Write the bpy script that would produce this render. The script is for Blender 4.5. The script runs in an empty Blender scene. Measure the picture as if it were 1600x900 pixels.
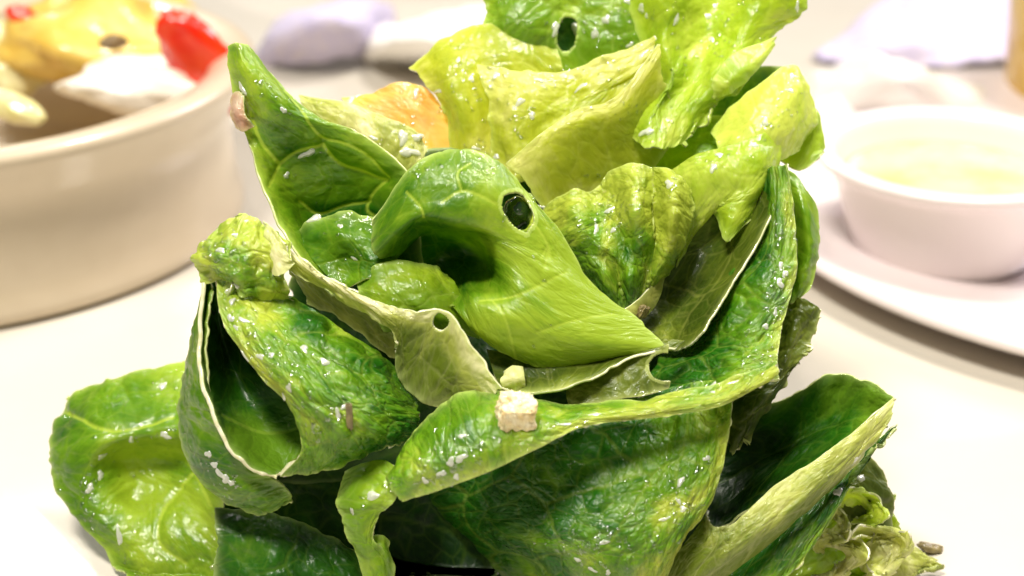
import bpy, bmesh, math, random, zlib
import numpy as np
from mathutils import Vector, Matrix
from mathutils.bvhtree import BVHTree
random.seed(4); np.random.seed(4)
S = bpy.context.scene
COL = S.collection

# ------------------------------------------------------------------ camera
D = 0.27            # metres from the lens to the sharp plane through the salad
SC = 0.00011        # metres per photograph pixel on that plane
PITCH = math.radians(25)
T = Vector((0, 0, 0.064))
fwd = Vector((0, math.cos(PITCH), -math.sin(PITCH)))
up = Vector((0, math.sin(PITCH), math.cos(PITCH)))
rgt = Vector((1, 0, 0))
CAM = T - fwd * D
cd = bpy.data.cameras.new('camera'); cam = bpy.data.objects.new('camera', cd); COL.objects.link(cam)
cam.location = CAM; cam.rotation_euler = (math.pi / 2 - PITCH, 0, 0)
cd.sensor_width = 36; cd.lens = 36 * D / (1600 * SC)
cd.clip_start = 0.01; cd.clip_end = 50
cd.dof.use_dof = True; cd.dof.focus_distance = D + 0.002; cd.dof.aperture_fstop = 14
S.camera = cam

# ------------------------------------------------------------------ light
w = bpy.data.worlds.new('World'); S.world = w; w.use_nodes = True
w.node_tree.nodes['Background'].inputs[0].default_value = (1.0, 0.93, 0.84, 1)
w.node_tree.nodes['Background'].inputs[1].default_value = 0.08
def area(name, loc, target, sx, sy, power, col):
    l = bpy.data.lights.new(name, 'AREA'); l.shape = 'RECTANGLE'; l.size = sx; l.size_y = sy
    l.energy = power; l.color = col
    o = bpy.data.objects.new(name, l); COL.objects.link(o); o.location = loc
    o.rotation_euler = (Vector(target) - Vector(loc)).to_track_quat('-Z', 'Y').to_euler()
    return o
area('ceiling_lamp', (-0.20, -0.24, 0.90), (0, 0.03, 0.05), 0.28, 0.12, 10.0, (1.0, 0.95, 0.86))
area('ceiling_lamp.001', (0.30, 0.24, 0.95), (0, 0.05, 0.04), 0.22, 0.12, 7.5, (1.0, 0.95, 0.86))
area('back_light', (0.85, 0.75, 0.75), (0.1, 0.2, 0.0), 0.5, 0.4, 6.5, (0.93, 0.88, 1.0))  # unseen back light, added to make the yellow leaves glow
for nm, x, y in (('tube_lamp', -0.635, 1.395), ('tube_lamp.001', -0.575, 1.355)):
    t_ = area(nm, (x, y, 0.93), (-0.095, 0.009, 0.0066), 0.030, 0.13, 1.5, (1.0, 0.97, 0.92))
    t_.rotation_euler.rotate_axis('Z', math.radians(35))
S.view_settings.view_transform = 'Standard'; S.view_settings.look = 'None'
S.view_settings.exposure = 0.28; S.view_settings.gamma = 1.0
S.cycles.use_denoising = True
S.cycles.max_bounces = 10; S.cycles.transmission_bounces = 8; S.cycles.transparent_max_bounces = 12
S.cycles.caustics_reflective = False; S.cycles.caustics_refractive = False

def P(x, y, z=0.0):
    """photograph pixel + height towards the lens (in pixels of the sharp plane) -> world point"""
    k = (D - z * SC) / D
    return CAM + (rgt * ((x - 800) * SC) + up * (-(y - 450) * SC) + fwd * D) * k
def ground(x, y, h=0.0):
    d = rgt * ((x - 800) * SC) + up * (-(y - 450) * SC) + fwd * D
    return CAM + d * ((h - CAM.z) / d.z)

# ------------------------------------------------------------------ numpy noise
def _hash(ix, iy, s):
    n = (ix * 374761393 + iy * 668265263 + s * 974634777) & 0xffffffff
    n = ((n ^ (n >> 13)) * 1274126177) & 0xffffffff
    n = (n ^ (n >> 16)) & 0xffffff
    return n / float(0xffffff)
def vnoise(x, y, s=0):
    x = np.asarray(x, float); y = np.asarray(y, float)
    ix = np.floor(x).astype(np.int64); iy = np.floor(y).astype(np.int64)
    fx = x - ix; fy = y - iy
    fx = fx * fx * fx * (fx * (6 * fx - 15) + 10); fy = fy * fy * fy * (fy * (6 * fy - 15) + 10)
    a = _hash(ix, iy, s); b = _hash(ix + 1, iy, s); c = _hash(ix, iy + 1, s); d = _hash(ix + 1, iy + 1, s)
    return (a * (1 - fx) + b * fx) * (1 - fy) + (c * (1 - fx) + d * fx) * fy * 1.0
def fbm(x, y, s=0, o=3):
    r = 0; a = .5; t = 0
    for i in range(o):
        r = r + a * vnoise(x, y, s + i); t += a; x = x * 2.03 + 5.1; y = y * 2.03 + 3.7; a *= .5
    return r / t
def voro(x, y, s=0):
    ix = np.floor(x).astype(np.int64); iy = np.floor(y).astype(np.int64)
    f1 = np.full(x.shape, 9.0); f2 = np.full(x.shape, 9.0)
    for dx in (-1, 0, 1):
        for dy in (-1, 0, 1):
            cx = ix + dx; cy = iy + dy
            px = cx + .15 + .7 * _hash(cx, cy, s); py = cy + .15 + .7 * _hash(cx, cy, s + 77)
            d = np.hypot(px - x, py - y)
            f2 = np.minimum(f2, np.maximum(f1, d)); f1 = np.minimum(f1, d)
    return f1, f2
def sstep(a, b, x):
    t = np.clip((x - a) / (b - a), 0, 1); return t * t * (3 - 2 * t)

# ------------------------------------------------------------------ materials
def new_mat(name):
    m = bpy.data.materials.new(name); m.use_nodes = True
    nt = m.node_tree; nt.nodes.clear()
    return m, nt, nt.nodes, nt.links
def node(nt, t, **kw):
    n = nt.nodes.new(t)
    for k, v in kw.items():
        if k.startswith('i_'):
            key = k[2:]; key = int(key) if key.isdigit() else key
            n.inputs[key].default_value = v
        else: setattr(n, k, v)
    return n
def mathn(nt, op, a, b=None, clamp=False):
    n = nt.nodes.new('ShaderNodeMath'); n.operation = op; n.use_clamp = clamp
    for i, v in enumerate((a, b)):
        if v is None: continue
        if isinstance(v, (int, float)): n.inputs[i].default_value = v
        else: nt.links.new(v, n.inputs[i])
    return n.outputs[0]
def mix(nt, f, a, b):
    n = nt.nodes.new('ShaderNodeMix'); n.data_type = 'RGBA'
    for i, v in ((0, f), (6, a), (7, b)):
        if isinstance(v, (int, float)): n.inputs[i].default_value = v
        elif isinstance(v, tuple): n.inputs[i].default_value = (*v, 1)
        else: nt.links.new(v, n.inputs[i])
    return n.outputs[2]

def leaf_mat(name, pale, mid, deep, vein, trans=0.35, blister=1.0, wet=0.7, tint=None):
    m, nt, N, L = new_mat(name)
    uv = node(nt, 'ShaderNodeUVMap').outputs[0]
    at = {k: node(nt, 'ShaderNodeAttribute', attribute_name=k).outputs['Fac'] for k in ('tone', 'vein', 'edge', 'wet')}
    warp = node(nt, 'ShaderNodeTexNoise', i_Scale=90.0, i_Detail=2.0); L.new(uv, warp.inputs['Vector'])
    vm = node(nt, 'ShaderNodeVectorMath', operation='MULTIPLY_ADD'); L.new(warp.outputs['Color'], vm.inputs[0])
    vm.inputs[1].default_value = (.006, .006, .006); L.new(uv, vm.inputs[2])
    wuv = vm.outputs[0]
    n1 = node(nt, 'ShaderNodeTexNoise', i_Scale=120.0, i_Detail=4.0, i_Roughness=.6); L.new(wuv, n1.inputs['Vector'])
    n2 = node(nt, 'ShaderNodeTexNoise', i_Scale=700.0, i_Detail=3.0, i_Roughness=.6); L.new(uv, n2.inputs['Vector'])
    v1 = node(nt, 'ShaderNodeTexVoronoi', feature='DISTANCE_TO_EDGE', i_Scale=230.0); L.new(wuv, v1.inputs['Vector'])
    v2 = node(nt, 'ShaderNodeTexVoronoi', feature='DISTANCE_TO_EDGE', i_Scale=620.0); L.new(wuv, v2.inputs['Vector'])
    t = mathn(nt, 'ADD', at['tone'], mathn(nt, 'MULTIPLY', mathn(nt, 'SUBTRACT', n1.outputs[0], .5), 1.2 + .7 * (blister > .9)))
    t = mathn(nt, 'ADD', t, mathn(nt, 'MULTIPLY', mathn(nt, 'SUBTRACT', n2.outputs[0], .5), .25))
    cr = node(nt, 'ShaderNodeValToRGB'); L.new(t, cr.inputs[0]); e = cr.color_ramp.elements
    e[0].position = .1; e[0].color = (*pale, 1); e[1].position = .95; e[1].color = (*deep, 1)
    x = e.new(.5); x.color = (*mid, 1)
    c = cr.outputs[0]
    if tint:
        n3 = node(nt, 'ShaderNodeTexNoise', i_Scale=60.0, i_Detail=1.0); L.new(uv, n3.inputs['Vector'])
        f = node(nt, 'ShaderNodeMapRange', i_1=.5, i_2=.78, i_3=0.0, i_4=.4); L.new(n3.outputs[0], f.inputs[0])
        c = mix(nt, f.outputs[0], c, tint)
    sv = node(nt, 'ShaderNodeMapRange', i_1=0.0, i_2=.07, i_3=.13, i_4=0.0); L.new(v1.outputs[0], sv.inputs[0])
    sv2 = node(nt, 'ShaderNodeMapRange', i_1=0.0, i_2=.09, i_3=.05, i_4=0.0); L.new(v2.outputs[0], sv2.inputs[0])
    vv = mathn(nt, 'MAXIMUM', mathn(nt, 'MAXIMUM', sv.outputs[0], sv2.outputs[0]), mathn(nt, 'MULTIPLY', at['vein'], .75))
    c = mix(nt, vv, c, vein)
    c = mix(nt, mathn(nt, 'MULTIPLY', at['edge'], .75), c, tuple(min(1, a * .55 + b * .6) for a, b in zip(vein, (.62, .72, .30))))
    # relief
    h1 = mathn(nt, 'MINIMUM', v1.outputs[0], .28); h2 = mathn(nt, 'MINIMUM', v2.outputs[0], .3)
    h = mathn(nt, 'ADD', mathn(nt, 'MULTIPLY', h1, .9 * blister), mathn(nt, 'MULTIPLY', h2, .30 * blister))
    h = mathn(nt, 'ADD', h, mathn(nt, 'MULTIPLY', n1.outputs[0], .8 * blister))
    bp = node(nt, 'ShaderNodeBump', i_Strength=.7, i_Distance=.0015); L.new(h, bp.inputs['Height'])
    hw = mathn(nt, 'ADD', mathn(nt, 'MULTIPLY', h, .7), mathn(nt, 'MULTIPLY', n2.outputs[0], .35 * blister))
    bw = node(nt, 'ShaderNodeBump', i_Strength=.9, i_Distance=.0022); L.new(hw, bw.inputs['Height'])
    pr = node(nt, 'ShaderNodeBsdfPrincipled', i_Roughness=.42)
    pr.inputs['Specular IOR Level'].default_value = .35
    L.new(c, pr.inputs['Base Color']); L.new(bp.outputs[0], pr.inputs['Normal'])
    L.new(mathn(nt, 'MULTIPLY', at['wet'], wet), pr.inputs['Coat Weight'])
    pr.inputs['Coat Roughness'].default_value = .08; L.new(bw.outputs[0], pr.inputs['Coat Normal'])
    tr = node(nt, 'ShaderNodeBsdfTranslucent'); L.new(bp.outputs[0], tr.inputs['Normal'])
    hs = node(nt, 'ShaderNodeHueSaturation', i_Hue=.49, i_Saturation=1.12, i_Value=1.9); L.new(c, hs.inputs['Color']); L.new(hs.outputs[0], tr.inputs[0])
    ms = node(nt, 'ShaderNodeMixShader', i_0=trans); L.new(pr.outputs[0], ms.inputs[1]); L.new(tr.outputs[0], ms.inputs[2])
    out = node(nt, 'ShaderNodeOutputMaterial'); L.new(ms.outputs[0], out.inputs[0])
    return m

PAL = {
 #            pale                 mid                  deep                vein
 'yellow': ((.66,.66,.24), (.47,.52,.035), (.34,.42,.02), (.70,.72,.24), .42, .36, .95),
 'lime':   ((.60,.66,.12), (.38,.51,.02), (.18,.34,.010), (.64,.74,.18), .38, .5, .95),
 'blister':((.44,.52,.05), (.155,.33,.005), (.016,.13,.002), (.52,.60,.10), .28, 1.2, 1.0),
 'green':  ((.34,.47,.028), (.14,.29,.005), (.020,.13,.002), (.46,.58,.06), .32, .34, .9),
 'deep':   ((.12,.25,.010), (.022,.12,.002), (.005,.04,.001), (.22,.36,.03), .20, .4, .5),  # darkened so that cavity leaves carry shade in their colour
 'olive':  ((.44,.46,.09), (.15,.20,.014), (.045,.08,.004), (.50,.52,.12), .26, .5, .3),
 'cream':  ((.82,.79,.50), (.46,.50,.10), (.17,.23,.02), (.74,.74,.34), .28, .7, .55),
}
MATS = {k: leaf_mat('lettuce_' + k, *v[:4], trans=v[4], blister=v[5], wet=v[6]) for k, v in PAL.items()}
MATS['peach'] = leaf_mat('lettuce_peach', (.85,.62,.30), (.70,.60,.13), (.50,.52,.08), (.85,.75,.4), .42, .5, .9, tint=(.85,.30,.13))
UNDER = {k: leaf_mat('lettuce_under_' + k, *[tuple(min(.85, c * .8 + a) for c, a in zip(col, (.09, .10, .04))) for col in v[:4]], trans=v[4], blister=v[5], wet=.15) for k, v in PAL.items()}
UNDER['peach'] = MATS['peach']
MATS['rosy'] = leaf_mat('lettuce_rosy', (.74,.66,.50), (.52,.27,.18), (.30,.26,.06), (.7,.6,.4), trans=.3, blister=.6, wet=.9)
UNDER['rosy'] = MATS['rosy']
def simple(name, col, rough=.4, coat=0.0, noise=None, bump=0.0, scale=300, spec=.5, sss=0.0):
    m, nt, N, L = new_mat(name)
    pr = node(nt, 'ShaderNodeBsdfPrincipled', i_Roughness=rough); pr.inputs['Base Color'].default_value = (*col, 1)
    pr.inputs['Specular IOR Level'].default_value = spec; pr.inputs['Coat Weight'].default_value = coat
    pr.inputs['Coat Roughness'].default_value = .04
    tc = node(nt, 'ShaderNodeTexCoord')
    n = node(nt, 'ShaderNodeTexNoise', i_Scale=float(scale), i_Detail=5.0, i_Roughness=.6); L.new(tc.outputs['Object'], n.inputs['Vector'])
    if noise:
        f = node(nt, 'ShaderNodeMapRange', i_1=.35, i_2=.68); L.new(n.outputs[0], f.inputs[0])
        L.new(mix(nt, f.outputs[0], col, noise), pr.inputs['Base Color'])
    if bump:
        b = node(nt, 'ShaderNodeBump', i_Strength=.5, i_Distance=bump); L.new(n.outputs[0], b.inputs['Height']); L.new(b.outputs[0], pr.inputs['Normal'])
    if sss:
        pr.inputs['Subsurface Weight'].default_value = sss; pr.inputs['Subsurface Radius'].default_value = (.004, .003, .002); pr.inputs['Subsurface Scale'].default_value = 1.0
    out = node(nt, 'ShaderNodeOutputMaterial'); L.new(pr.outputs[0], out.inputs[0])
    return m
RIM = simple('lettuce_cut_rim', (.66,.70,.36), .3, .6, (.50,.58,.16), .0003, 500)
RIM_PALE = simple('lettuce_pale_rim', (.86,.84,.62), .3, .6, (.66,.66,.32), .0003, 500)
PORC = simple('white_porcelain', (.62,.58,.50), .45, .7, (.585,.54,.46), 0, 12, spec=.15)
PORC2 = simple('rosy_porcelain', (.82,.72,.73), .25, .4, (.80,.73,.70), 0, 12)
SHADE_BEIGE = simple('shade_beige_porcelain', (.62,.52,.385), .3, .5, (.54,.44,.31), 0, 20)  # even beige that carries the shade of the bowl's wall
CLOTH = simple('white_tablecloth', (.84,.81,.775), .9, 0, (.80,.77,.73), .0004, 900, .2)
SAUCE = simple('cream_sauce', (.66,.68,.42), .25, .5, (.46,.54,.20), .002, 60)
POTATO = simple('ochre_potato', (.66,.42,.06), .4, .3, (.74,.54,.13), .001, 90)
PEPPER = simple('red_pepper', (.80,.015,.004), .2, .8, (.85,.06,.006), .0006, 120)
ONION = simple('pale_onion', (.78,.72,.42), .3, .5, (.70,.66,.22), .0006, 120)
CHAR = simple('charred_bit', (.10,.06,.02), .5, .2, (.2,.12,.03), .0008, 200)
CRUMB = simple('toasted_crouton', (.92,.84,.58), .75, .1, (.80,.60,.25), .0022, 520)
LILAC = simple('lilac_napkin', (.50,.46,.68), .8, 0, (.62,.56,.64), .0006, 200)
AMBER = simple('amber_drink', (.55,.33,.05), .1, 1, (.62,.42,.09), 0, 20)
PEPPERC = simple('peppercorn_brown', (.12,.09,.03), .5, .3, (.3,.24,.08), .0006, 500)
def drop_mat():
    m, nt, N, L = new_mat('clear_dressing')
    fr = node(nt, 'ShaderNodeLayerWeight', i_Blend=.12); tr = node(nt, 'ShaderNodeBsdfTransparent'); tr.inputs[0].default_value = (.93, .96, .82, 1)
    gl = node(nt, 'ShaderNodeBsdfGlossy'); gl.inputs['Roughness'].default_value = .16
    ms = node(nt, 'ShaderNodeMixShader'); L.new(mathn(nt, 'ADD', mathn(nt, 'MULTIPLY', fr.outputs['Facing'], .35), .14, True), ms.inputs[0]); L.new(tr.outputs[0], ms.inputs[1]); L.new(gl.outputs[0], ms.inputs[2])
    out = node(nt, 'ShaderNodeOutputMaterial'); L.new(ms.outputs[0], out.inputs[0]); return m
DROP = drop_mat()

# ------------------------------------------------------------------ object helpers
def tag(o, label=None, cat=None, group=None, kind=None):
    for k, v in (('label', label), ('category', cat), ('group', group), ('kind', kind)):
        if v: o[k] = v
    return o
def empty(name, loc):
    o = bpy.data.objects.new(name, None); COL.objects.link(o); o.location = loc; o.empty_display_size = .01; return o
def mesh_obj(name, verts, faces, mats, parent=None, smooth=True, origin=None):
    origin = Vector(origin) if origin is not None else Vector((0, 0, 0))
    me = bpy.data.meshes.new(name)
    me.from_pydata([tuple(Vector(v) - origin) for v in verts], [], faces); me.update()
    if smooth: me.polygons.foreach_set('use_smooth', [True] * len(me.polygons))
    for m in (mats if isinstance(mats, (list, tuple)) else [mats]): me.materials.append(m)
    o = bpy.data.objects.new(name, me); COL.objects.link(o); o.location = origin
    if parent: o.parent = parent; o.matrix_parent_inverse = Matrix.Translation(-parent.location)
    return o

def catmull(Pt, t):
    """Pt (n,...) control values, t array in [0,n-1]"""
    n = len(Pt); e = np.concatenate([[2 * Pt[0] - Pt[1]], Pt, [2 * Pt[-1] - Pt[-2]]])
    i = np.clip(np.floor(t).astype(int), 0, n - 2); f = (t - i)
    f = f.reshape((-1,) + (1,) * (Pt.ndim - 1))
    a, b, c, d = e[i], e[i + 1], e[i + 2], e[i + 3]
    return .5 * ((2 * b) + (c - a) * f + (2 * a - 5 * b + 4 * c - d) * f * f + (3 * b - a - 3 * c + d) * f ** 3)

ORDER = []   # built leaves for drop placement
def leaf(label, rows, mat='green', tone=.5, n=110, thick=.00042, bl=3.0, bs=42, ruf=5.0, rag=.012, edges='tblr',
         veins=(), holes=(), seed=None, flip=False, rim=None, wet=1.0, tonegrid=None, cat='lettuce leaf', name='lettuce_leaf',
         parent=None, wob=6.0, edge_w=5.0, group='lettuce leaves heaped on the plate'):
    """rows of (x, y, z) control points -> a crinkled sheet of real thickness.
       bl blister height, bs blister size, ruf ruffle near the rim, rag how torn the rim is"""
    seed = seed if seed is not None else zlib.crc32((label + str(rows[0][0])).encode()) % 9999
    k = max(len(r) for r in rows)
    ctrl = []
    for r in rows:
        r = np.array([p if len(p) == 3 else (*p, 0) for p in r], float)
        if len(r) != k:
            r = catmull(r, np.linspace(0, len(r) - 1, k))
        ctrl.append(r)
    ctrl = np.array(ctrl)                                        # (R, k, 3)
    lu = np.linalg.norm(np.diff(ctrl, axis=1), axis=2).sum(1).mean()
    lv = np.linalg.norm(np.diff(ctrl, axis=0), axis=2).sum(0).mean()
    tot = math.sqrt(lu * lv)
    nu = int(np.clip(n * lu / tot, 24, 260)); nv = int(np.clip(n * lv / tot, 24, 260))
    u = np.linspace(0, 1, nu); v = np.linspace(0, 1, nv); U, V = np.meshgrid(u, v)
    # torn rim
    def tear(q, s): return (fbm(q * tot / 45 + s, q * 0 + s, seed, 4) - .62) * 2.2 - .35 * np.maximum(0, fbm(q * tot / 14, q * 0, seed + s, 2) - .6) * 4
    ra = rag * 8
    if 'l' in edges: U = U - tear(V, 1) * ra * .25 * (1 - U) ** 6
    if 'r' in edges: U = U + tear(V, 2) * ra * .25 * U ** 6
    if 't' in edges: V = V - tear(U, 3) * ra * .25 * (1 - V) ** 6
    if 'b' in edges: V = V + tear(U, 4) * ra * .25 * V ** 6
    U = np.clip(U, 0, 1); V = np.clip(V, 0, 1)
    R_ = len(ctrl)
    # columns spline, then rows spline, per vertex
    tv = V * (R_ - 1); tu = U * (k - 1)
    Pad = lambda A, ax: np.concatenate([2 * A.take([0], ax) - A.take([1], ax), A, 2 * A.take([-1], ax) - A.take([-2], ax)], ax)
    E = Pad(Pad(ctrl, 0), 1)
    def wts(f): return (.5 * (-f + 2 * f * f - f ** 3), .5 * (2 - 5 * f * f + 3 * f ** 3), .5 * (f + 4 * f * f - 3 * f ** 3), .5 * (-f * f + f ** 3))
    iv = np.clip(np.floor(tv).astype(int), 0, R_ - 2); iu = np.clip(np.floor(tu).astype(int), 0, k - 2)
    wv = wts(tv - iv); wu = wts(tu - iu)
    X = np.zeros(U.shape + (3,))
    for a in range(4):
        for b in range(4):
            X += (wv[a] * wu[b])[..., None] * E[iv + a, iu + b]
    # surface frame in px space
    du = np.gradient(X, axis=1); dv = np.gradient(X, axis=0)
    Nn = np.cross(du, dv); Nn /= np.linalg.norm(Nn, axis=2, keepdims=True) + 1e-9
    if Nn[..., 2].mean() < 0: Nn = -Nn
    a_, b_ = U * lu, V * lv                                       # arc-length-like px coordinates
    wa = a_ + 22 * (fbm(a_ / 60, b_ / 60, seed + 9) - .5); wb = b_ + 22 * (fbm(a_ / 60 + 9, b_ / 60, seed + 19) - .5)
    f1, f2 = voro(wa / bs, wb / bs, seed)
    g1, g2 = voro(wa / (bs * 2.3), wb / (bs * 2.3), seed + 5)
    dome = np.sqrt(np.clip(1 - (f1 / .75) ** 2, 0, 1))
    dist = np.minimum.reduce([U * lu if 'l' in edges else U * 0 + 999, (1 - U) * lu if 'r' in edges else U * 0 + 999,
                              V * lv if 't' in edges else U * 0 + 999, (1 - V) * lv if 'b' in edges else U * 0 + 999])
    rw = np.exp(-dist / 28.0)
    disp = bl * .4 * (dome - .5) * (1 - .5 * rw) + bl * 1.1 * (fbm(a_ / 22, b_ / 22, seed + 3) - .5) + bl * 1.3 * (fbm(wa / 48, wb / 48, seed + 4, 2) - .5) + wob * 2 * (fbm(a_ / 110, b_ / 110, seed + 31, 2) - .5)
    disp += ruf * rw * 2.4 * (fbm(a_ / 26, b_ / 26, seed + 7, 2) - .5)
    big = sstep(.0, .10, g2 - g1)                                # main veins sunk between big cells
    vein = (1 - sstep(.015, .06, g2 - g1)) * .28 * (1 - rw)
    disp += (big - 1) * bl * .2
    hx = X[..., 0]; hy = X[..., 1]
    if veins:
        vein *= .35
        for item in veins:
            pts, wd = item
            pts = np.array(pts, float)
            pts = catmull(pts, np.linspace(0, len(pts) - 1, 8 * len(pts)))
            dm = np.full(hx.shape, 1e9)
            for p, q in zip(pts[:-1], pts[1:]):
                d = q - p; tt = np.clip(((hx - p[0]) * d[0] + (hy - p[1]) * d[1]) / (d @ d + 1e-9), 0, 1)
                dm = np.minimum(dm, np.hypot(hx - p[0] - tt * d[0], hy - p[1] - tt * d[1]))
            vein = np.maximum(vein, 1 - sstep(wd * .35, wd, dm))
            disp += -1.6 * np.exp(-(dm / (wd * 1.6)) ** 2) * min(bl, 4) * .6
    X = X + Nn * disp[..., None]
    # holes
    dead = np.zeros(U.shape, bool); hedge = np.zeros(U.shape)
    for (cx, cy, rx, ry, ang) in holes:
        ca, sa = math.cos(ang), math.sin(ang)
        dx, dy = X[..., 0] - cx, X[..., 1] - cy
        ex, ey = (dx * ca + dy * sa) / rx, (-dx * sa + dy * ca) / ry
        rr = np.hypot(ex, ey) * (1 + .25 * (fbm(np.arctan2(ey, ex) * 1.5 + 9, rr_dummy(ex), seed, 2) - .5))
        dead |= rr < 1
        nb = np.zeros_like(dead)
        nb[1:] |= dead[:-1]; nb[:-1] |= dead[1:]; nb[:, 1:] |= dead[:, :-1]; nb[:, :-1] |= dead[:, 1:]
        nb &= ~dead
        sc = np.where(nb, 1 / np.maximum(rr, 1e-3), 1)
        X[..., 0] = np.where(nb, cx + dx * sc, X[..., 0]); X[..., 1] = np.where(nb, cy + dy * sc, X[..., 1])
        hedge = np.maximum(hedge, np.where(nb | (rr < 1.25), 1, 0) * .7)
    kf = (D - X[..., 2] * SC) / D
    cx_ = (X[..., 0] - 800) * SC * kf; cy_ = -(X[..., 1] - 450) * SC * kf; cz_ = D * kf
    W = np.array(CAM)[None, None] + cx_[..., None] * np.array(rgt) + cy_[..., None] * np.array(up) + cz_[..., None] * np.array(fwd)
    W[..., 2] = np.maximum(W[..., 2], .0085)
    cen = W.reshape(-1, 3).mean(0); base = Vector((cen[0], cen[1], W[..., 2].min()))
    idx = np.arange(nu * nv).reshape(nv, nu)
    q = np.stack([idx[:-1, :-1], idx[:-1, 1:], idx[1:, 1:], idx[1:, :-1]], -1).reshape(-1, 4)
    if dead.any():
        dd = dead.reshape(-1); q = q[~dd[q].any(1)]
    # orient so that faces look at the lens side
    p0, p1, p2 = W.reshape(-1, 3)[q[:, 0]], W.reshape(-1, 3)[q[:, 1]], W.reshape(-1, 3)[q[:, 3]]
    fn = np.cross(p1 - p0, p2 - p0); flipit = (fn @ np.array(fwd)).sum() > 0
    if flipit: q = q[:, ::-1]
    if flip: q = q[:, ::-1]
    me = bpy.data.meshes.new(name)
    Wl = (W.reshape(-1, 3) - np.array(base)).astype(np.float32)
    me.vertices.add(len(Wl)); me.vertices.foreach_set('co', Wl.ravel())
    me.loops.add(q.size); me.loops.foreach_set('vertex_index', q.ravel().astype(np.int32))
    me.polygons.add(len(q)); me.polygons.foreach_set('loop_start', np.arange(0, q.size, 4, dtype=np.int32))
    me.polygons.foreach_set('use_smooth', np.ones(len(q), bool))
    me.update(calc_edges=True)
    uvl = me.uv_layers.new(name='UVMap')
    uvv = np.stack([a_ * SC + seed * .013, b_ * SC], -1).reshape(-1, 2)
    uvl.data.foreach_set('uv', uvv[q.ravel()].astype(np.float32).ravel())
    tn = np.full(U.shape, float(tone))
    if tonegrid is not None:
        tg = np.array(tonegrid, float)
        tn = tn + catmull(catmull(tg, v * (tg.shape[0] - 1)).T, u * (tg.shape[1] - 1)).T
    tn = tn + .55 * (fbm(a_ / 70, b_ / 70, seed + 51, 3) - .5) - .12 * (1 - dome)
    ed = np.maximum(np.exp(-dist / edge_w), hedge)
    wt = np.full(U.shape, wet) * (.35 + .65 * sstep(.42, .62, fbm(a_ / 60, b_ / 60, seed + 71, 2)))
    for nm, arr in (('tone', tn), ('vein', vein), ('edge', ed), ('wet', wt)):
        A = me.attributes.new(nm, 'FLOAT', 'POINT'); A.data.foreach_set('value', arr.reshape(-1).astype(np.float32))
    if dead.any():
        bm = bmesh.new(); bm.from_mesh(me); bmesh.ops.delete(bm, geom=[x for x in bm.verts if not x.link_faces], context='VERTS'); bm.to_mesh(me); bm.free()
    rimm = rim or (RIM_PALE if mat in ('cream', 'olive', 'yellow') else RIM)
    for m in (MATS[mat], UNDER[mat], rimm): me.materials.append(m)
    o = bpy.data.objects.new(name, me); COL.objects.link(o); o.location = base
    sd = o.modifiers.new('thickness', 'SOLIDIFY'); sd.thickness = thick; sd.offset = -1 if not flip else 1
    sd.material_offset = 1; sd.material_offset_rim = 2
    if parent:
        o.parent = parent; o.matrix_parent_inverse = Matrix.Translation(-parent.location)
    else:
        tag(o, label, cat, group)
    ORDER.append((o, label))
    return o
def rr_dummy(e): return e * 0
def zr(z, *pts): return [(*p, z) for p in pts]


# ------------------------------------------------------------------ setting: cloth and crockery
def lathe(profile, centre, mat, name, sx=1.0, sy=1.0, rot=0.0, seg=128, parent=None, sub=6):
    pr = np.array(profile, float); pr = catmull(pr, np.linspace(0, len(pr) - 1, (len(pr) - 1) * sub + 1))
    pr[:, 0] = np.maximum(pr[:, 0], 0)
    vs = []; fs = []
    for i in range(seg):
        a = 2 * math.pi * i / seg
        for r, z in pr:
            x, y = r * math.cos(a) * sx, r * math.sin(a) * sy
            vs.append((centre[0] + x * math.cos(rot) - y * math.sin(rot), centre[1] + x * math.sin(rot) + y * math.cos(rot), centre[2] + z))
    n = len(pr)
    for i in range(seg):
        j = (i + 1) % seg
        for q in range(n - 1): fs.append((i * n + q, j * n + q, j * n + q + 1, i * n + q + 1))
    bm = bmesh.new(); vv = [bm.verts.new(v) for v in vs]
    for f in fs:
        try: bm.faces.new([vv[i] for i in f])
        except ValueError: pass
    bmesh.ops.remove_doubles(bm, verts=bm.verts, dist=1e-5)
    bmesh.ops.recalc_face_normals(bm, faces=bm.faces)
    me = bpy.data.meshes.new(name); 
    for v in bm.verts: v.co -= Vector(centre)
    bm.to_mesh(me); bm.free(); me.polygons.foreach_set('use_smooth', [True] * len(me.polygons)); me.materials.append(mat)
    o = bpy.data.objects.new(name, me); COL.objects.link(o); o.location = centre
    if parent: o.parent = parent; o.matrix_parent_inverse = Matrix.Translation(-parent.location)
    return o

# cloth on the table, with soft rumples
g = 90; vs = []; fs = []
for i in range(g + 1):
    for j in range(g + 1):
        x = -1.4 + 2.8 * i / g; y = -.9 + 3.4 * j / g
        vs.append((x, y, float(.002 * (fbm(np.array(x * 9.), np.array(y * 9.), 3) - .5))))
for i in range(g):
    for j in range(g):
        a = i * (g + 1) + j; fs.append((a, a + g + 1, a + g + 2, a + 1))
tag(mesh_obj('tablecloth', vs, fs, CLOTH), kind='structure')

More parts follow.
